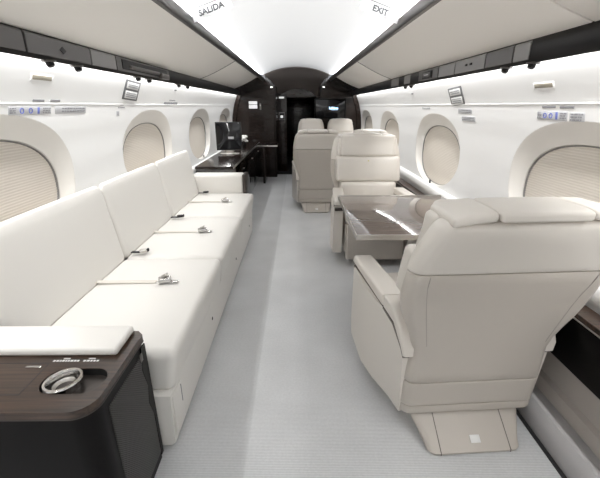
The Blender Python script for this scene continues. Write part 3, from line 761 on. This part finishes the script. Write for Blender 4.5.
# tiny white printed marks
b = new()
for x0, x1 in ((-.735, -.66), (-.645, -.598)):
    x = x0
    while x < x1: w = random.uniform(.004, .009); box2(b, (x + cx, .892 + cy, .5601), (x + w + cx, .899 + cy, .5606), .0001); x += w + .0025
    xm = (x0 + x1) / 2; box2(b, (xm - .012 + cx, .903 + cy, .5601), (xm + .008 + cx, .908 + cy, .5606), .0001)
obj('printed_label', b, M['sign_white'], t)
b = new(); rbox(b, (-.838 + cx, .981 + cy, .573), (.570, .130, .026), .010, m=3, n=6, puff=(0, 0, .004)); obj('arm_pad', b, M['sofa'], t)
# side face: recessed mesh panel
b = new(); rbox(b, (-.5265 + cx, .900 + cy, .265), (.006, .235, .46), .003, m=2, n=1); g = obj('speaker_grille', b, M['grille'], t)
b = new(); rbox(b, (-.5225 + cx, .995 + cy, .490), (.003, .020, .030), .001, m=1, n=1); obj('vent_tab', b, M['psu_grey'], g)
b = new(); prism(b, [(1.035 + cy, .02), (1.035 + cy, .52), (1.005 + cy, .52), (.990 + cy, .44), (1.010 + cy, .36), (.995 + cy, .30), (1.018 + cy, .22), (1.018 + cy, .02)], 'x', -.5275 + cx, -.5225 + cx); obj('side_trim', b, M['black'], t)

# ---------------------------------------------------------------- credenza, screen, desk leaf, flower
t = thing('credenza', 'long glossy dark wood credenza beyond the sofa', 'credenza', (-.9, 5.4, 0))
b = new(); box2(b, (-.215, -1.44, .630), (.205, 1.46, .660), .004); obj('worktop', b, M['wood_dark'], t)
b = new(); box2(b, (.203, -1.44, .635), (.209, 1.46, .655), .001); obj('metal_edge', b, M['steel'], t)
b = new(); box2(b, (-.212, -1.42, .02), (.196, 1.45, .630), .002); obj('cabinet', b, M['mirror_wood'], t)
for k in range(3):
    y0 = -1.40 + k * .95; b = new(); box2(b, (.196, y0 + .004, .02), (.1985, y0 + .946, .62), .0005); d = obj('cabinet_door', b, M['mirror_wood'], t)
    b = new(); box2(b, (.1985, y0 + .80, .50), (.204, y0 + .86, .512), .002); obj('handle', b, M['steel'], d)
t = thing('television', 'black flat screen television standing on the glossy credenza', 'television', (-.925, 5.08, .66), math.radians(4))
b = new(); rbox(b, (0, 0, .235), (.345, .030, .37), .006, m=2, n=1); obj('housing', b, M['matte_black'], t)
b = new(); rbox(b, (0, -.0155, .235), (.322, .004, .345), .001, m=1, n=1); sc_ = obj('screen', b, M['screen'], t)
b = new(); rbox(b, (0, 0, .0065), (.26, .10, .012), .005, m=2, n=1); rbox(b, (0, .004, .035), (.10, .02, .06), .004, m=1, n=1); obj('stand', b, M['steel'], t)
b = new(); rbox(b, (.03, -.0185, .215), (.075, .002, .030), .0005, m=1, n=1); lb = obj('sticker', b, M['decal'], sc_); lb['label'] = 'small pale label'
b = new(); rbox(b, (.14, -.0165, .405), (.02, .002, .006), .0005, m=1, n=1); obj('logo', b, M['decal'], t)
t = thing('desk_leaf', 'dark desk leaf with bright metal edge jutting from the far credenza', 'desk', (-.55, 6.45, 0))
b = new(); box2(b, (-.14, -.20, .632), (.22, .24, .658), .004); obj('desk_top', b, M['wood_dark'], t)
b = new(); box2(b, (-.14, -.206, .634), (.224, -.200, .656), .001); box2(b, (.218, -.206, .634), (.224, .24, .656), .001); obj('metal_edge', b, M['chrome'], t)
b = new(); box2(b, (-.04, -.16, 0), (.0, .22, .632), .004); obj('panel_leg', b, M['wood_dark'], t)
t = thing('flower_vase', 'small white flower in a short dark vase on the credenza', 'flower vase', (-.845, 5.95, .66))
b = lathe(new(), [(0, .0), (.022, .0), (.028, .02), (.020, .05), (.014, .07), (.018, .075), (.0, .070)], n=24); obj('vase', b, M['black'], t)
b = new()
for k in range(12):
    a = k * 2.4; r_ = .018 + .026 * (k % 3) / 2; p = Vector((r_ * math.cos(a), r_ * math.sin(a), .10 + .022 * ((k * 7) % 4)))
    rbox(b, p, (.048, .044, .026), .010, m=2, n=1, rot=Matrix.Rotation(a, 3, 'Z') @ Matrix.Rotation(.5, 3, 'Y'))
obj('petals', b, M['flower'], t)

# ---------------------------------------------------------------- light: LED coves of the cabin
def strip(name, x, z, tx, tz, y0, y1, width, power, color=(1, 1, 1)):
    L = bpy.data.lights.new(name, 'AREA'); L.shape = 'RECTANGLE'; L.size = width; L.size_y = y1 - y0; L.energy = power; L.color = color
    o = bpy.data.objects.new(name, L); COL.objects.link(o)
    d = Vector((tx, 0, tz)).normalized(); zax = -d; yax = Vector((0, 1, 0)); xax = yax.cross(zax)
    Rm = Matrix((xax, yax, zax)).transposed().to_4x4(); Rm.translation = Vector((x, (y0 + y1) / 2, z)); o.matrix_world = Rm
    return o
for s in (-1, 1):
    strip('ceiling_led', s * .700, 1.765, -s * .80, .60, YA + .05, YB - .05, .02, 52, (.97, .985, 1))
    strip('sidewall_led', s * 1.033, 1.49, s * .05, -1, YA + .05, YS - .1, .022, 38, (1, 1, .99))
w = bpy.data.worlds.new('world'); bpy.context.scene.world = w; w.use_nodes = True
w.node_tree.nodes['Background'].inputs['Color'].default_value = (.9, .93, 1, 1); w.node_tree.nodes['Background'].inputs['Strength'].default_value = .3

# ---------------------------------------------------------------- camera
cam = bpy.data.cameras.new('camera'); co = bpy.data.objects.new('camera', cam); COL.objects.link(co)
cam.sensor_fit = 'HORIZONTAL'; cam.sensor_width = 36; cam.lens = 36 * 360 / 600; cam.clip_start = .02
co.location = (0, 0, 1.28); co.rotation_euler = (PI / 2 - math.atan(133 / 360), 0, -math.atan(3 / 360))
S = bpy.context.scene; S.camera = co
S.view_settings.view_transform = 'Standard'; S.view_settings.look = 'None'; S.view_settings.gamma = 1; S.view_settings.use_curve_mapping = False
S.view_settings.exposure = 0.25
S.cycles.max_bounces = 14; S.cycles.diffuse_bounces = 9; S.cycles.glossy_bounces = 5; S.cycles.use_denoising = True
S.cycles.caustics_reflective = False; S.cycles.caustics_refractive = False; S.cycles.sample_clamp_indirect = 6
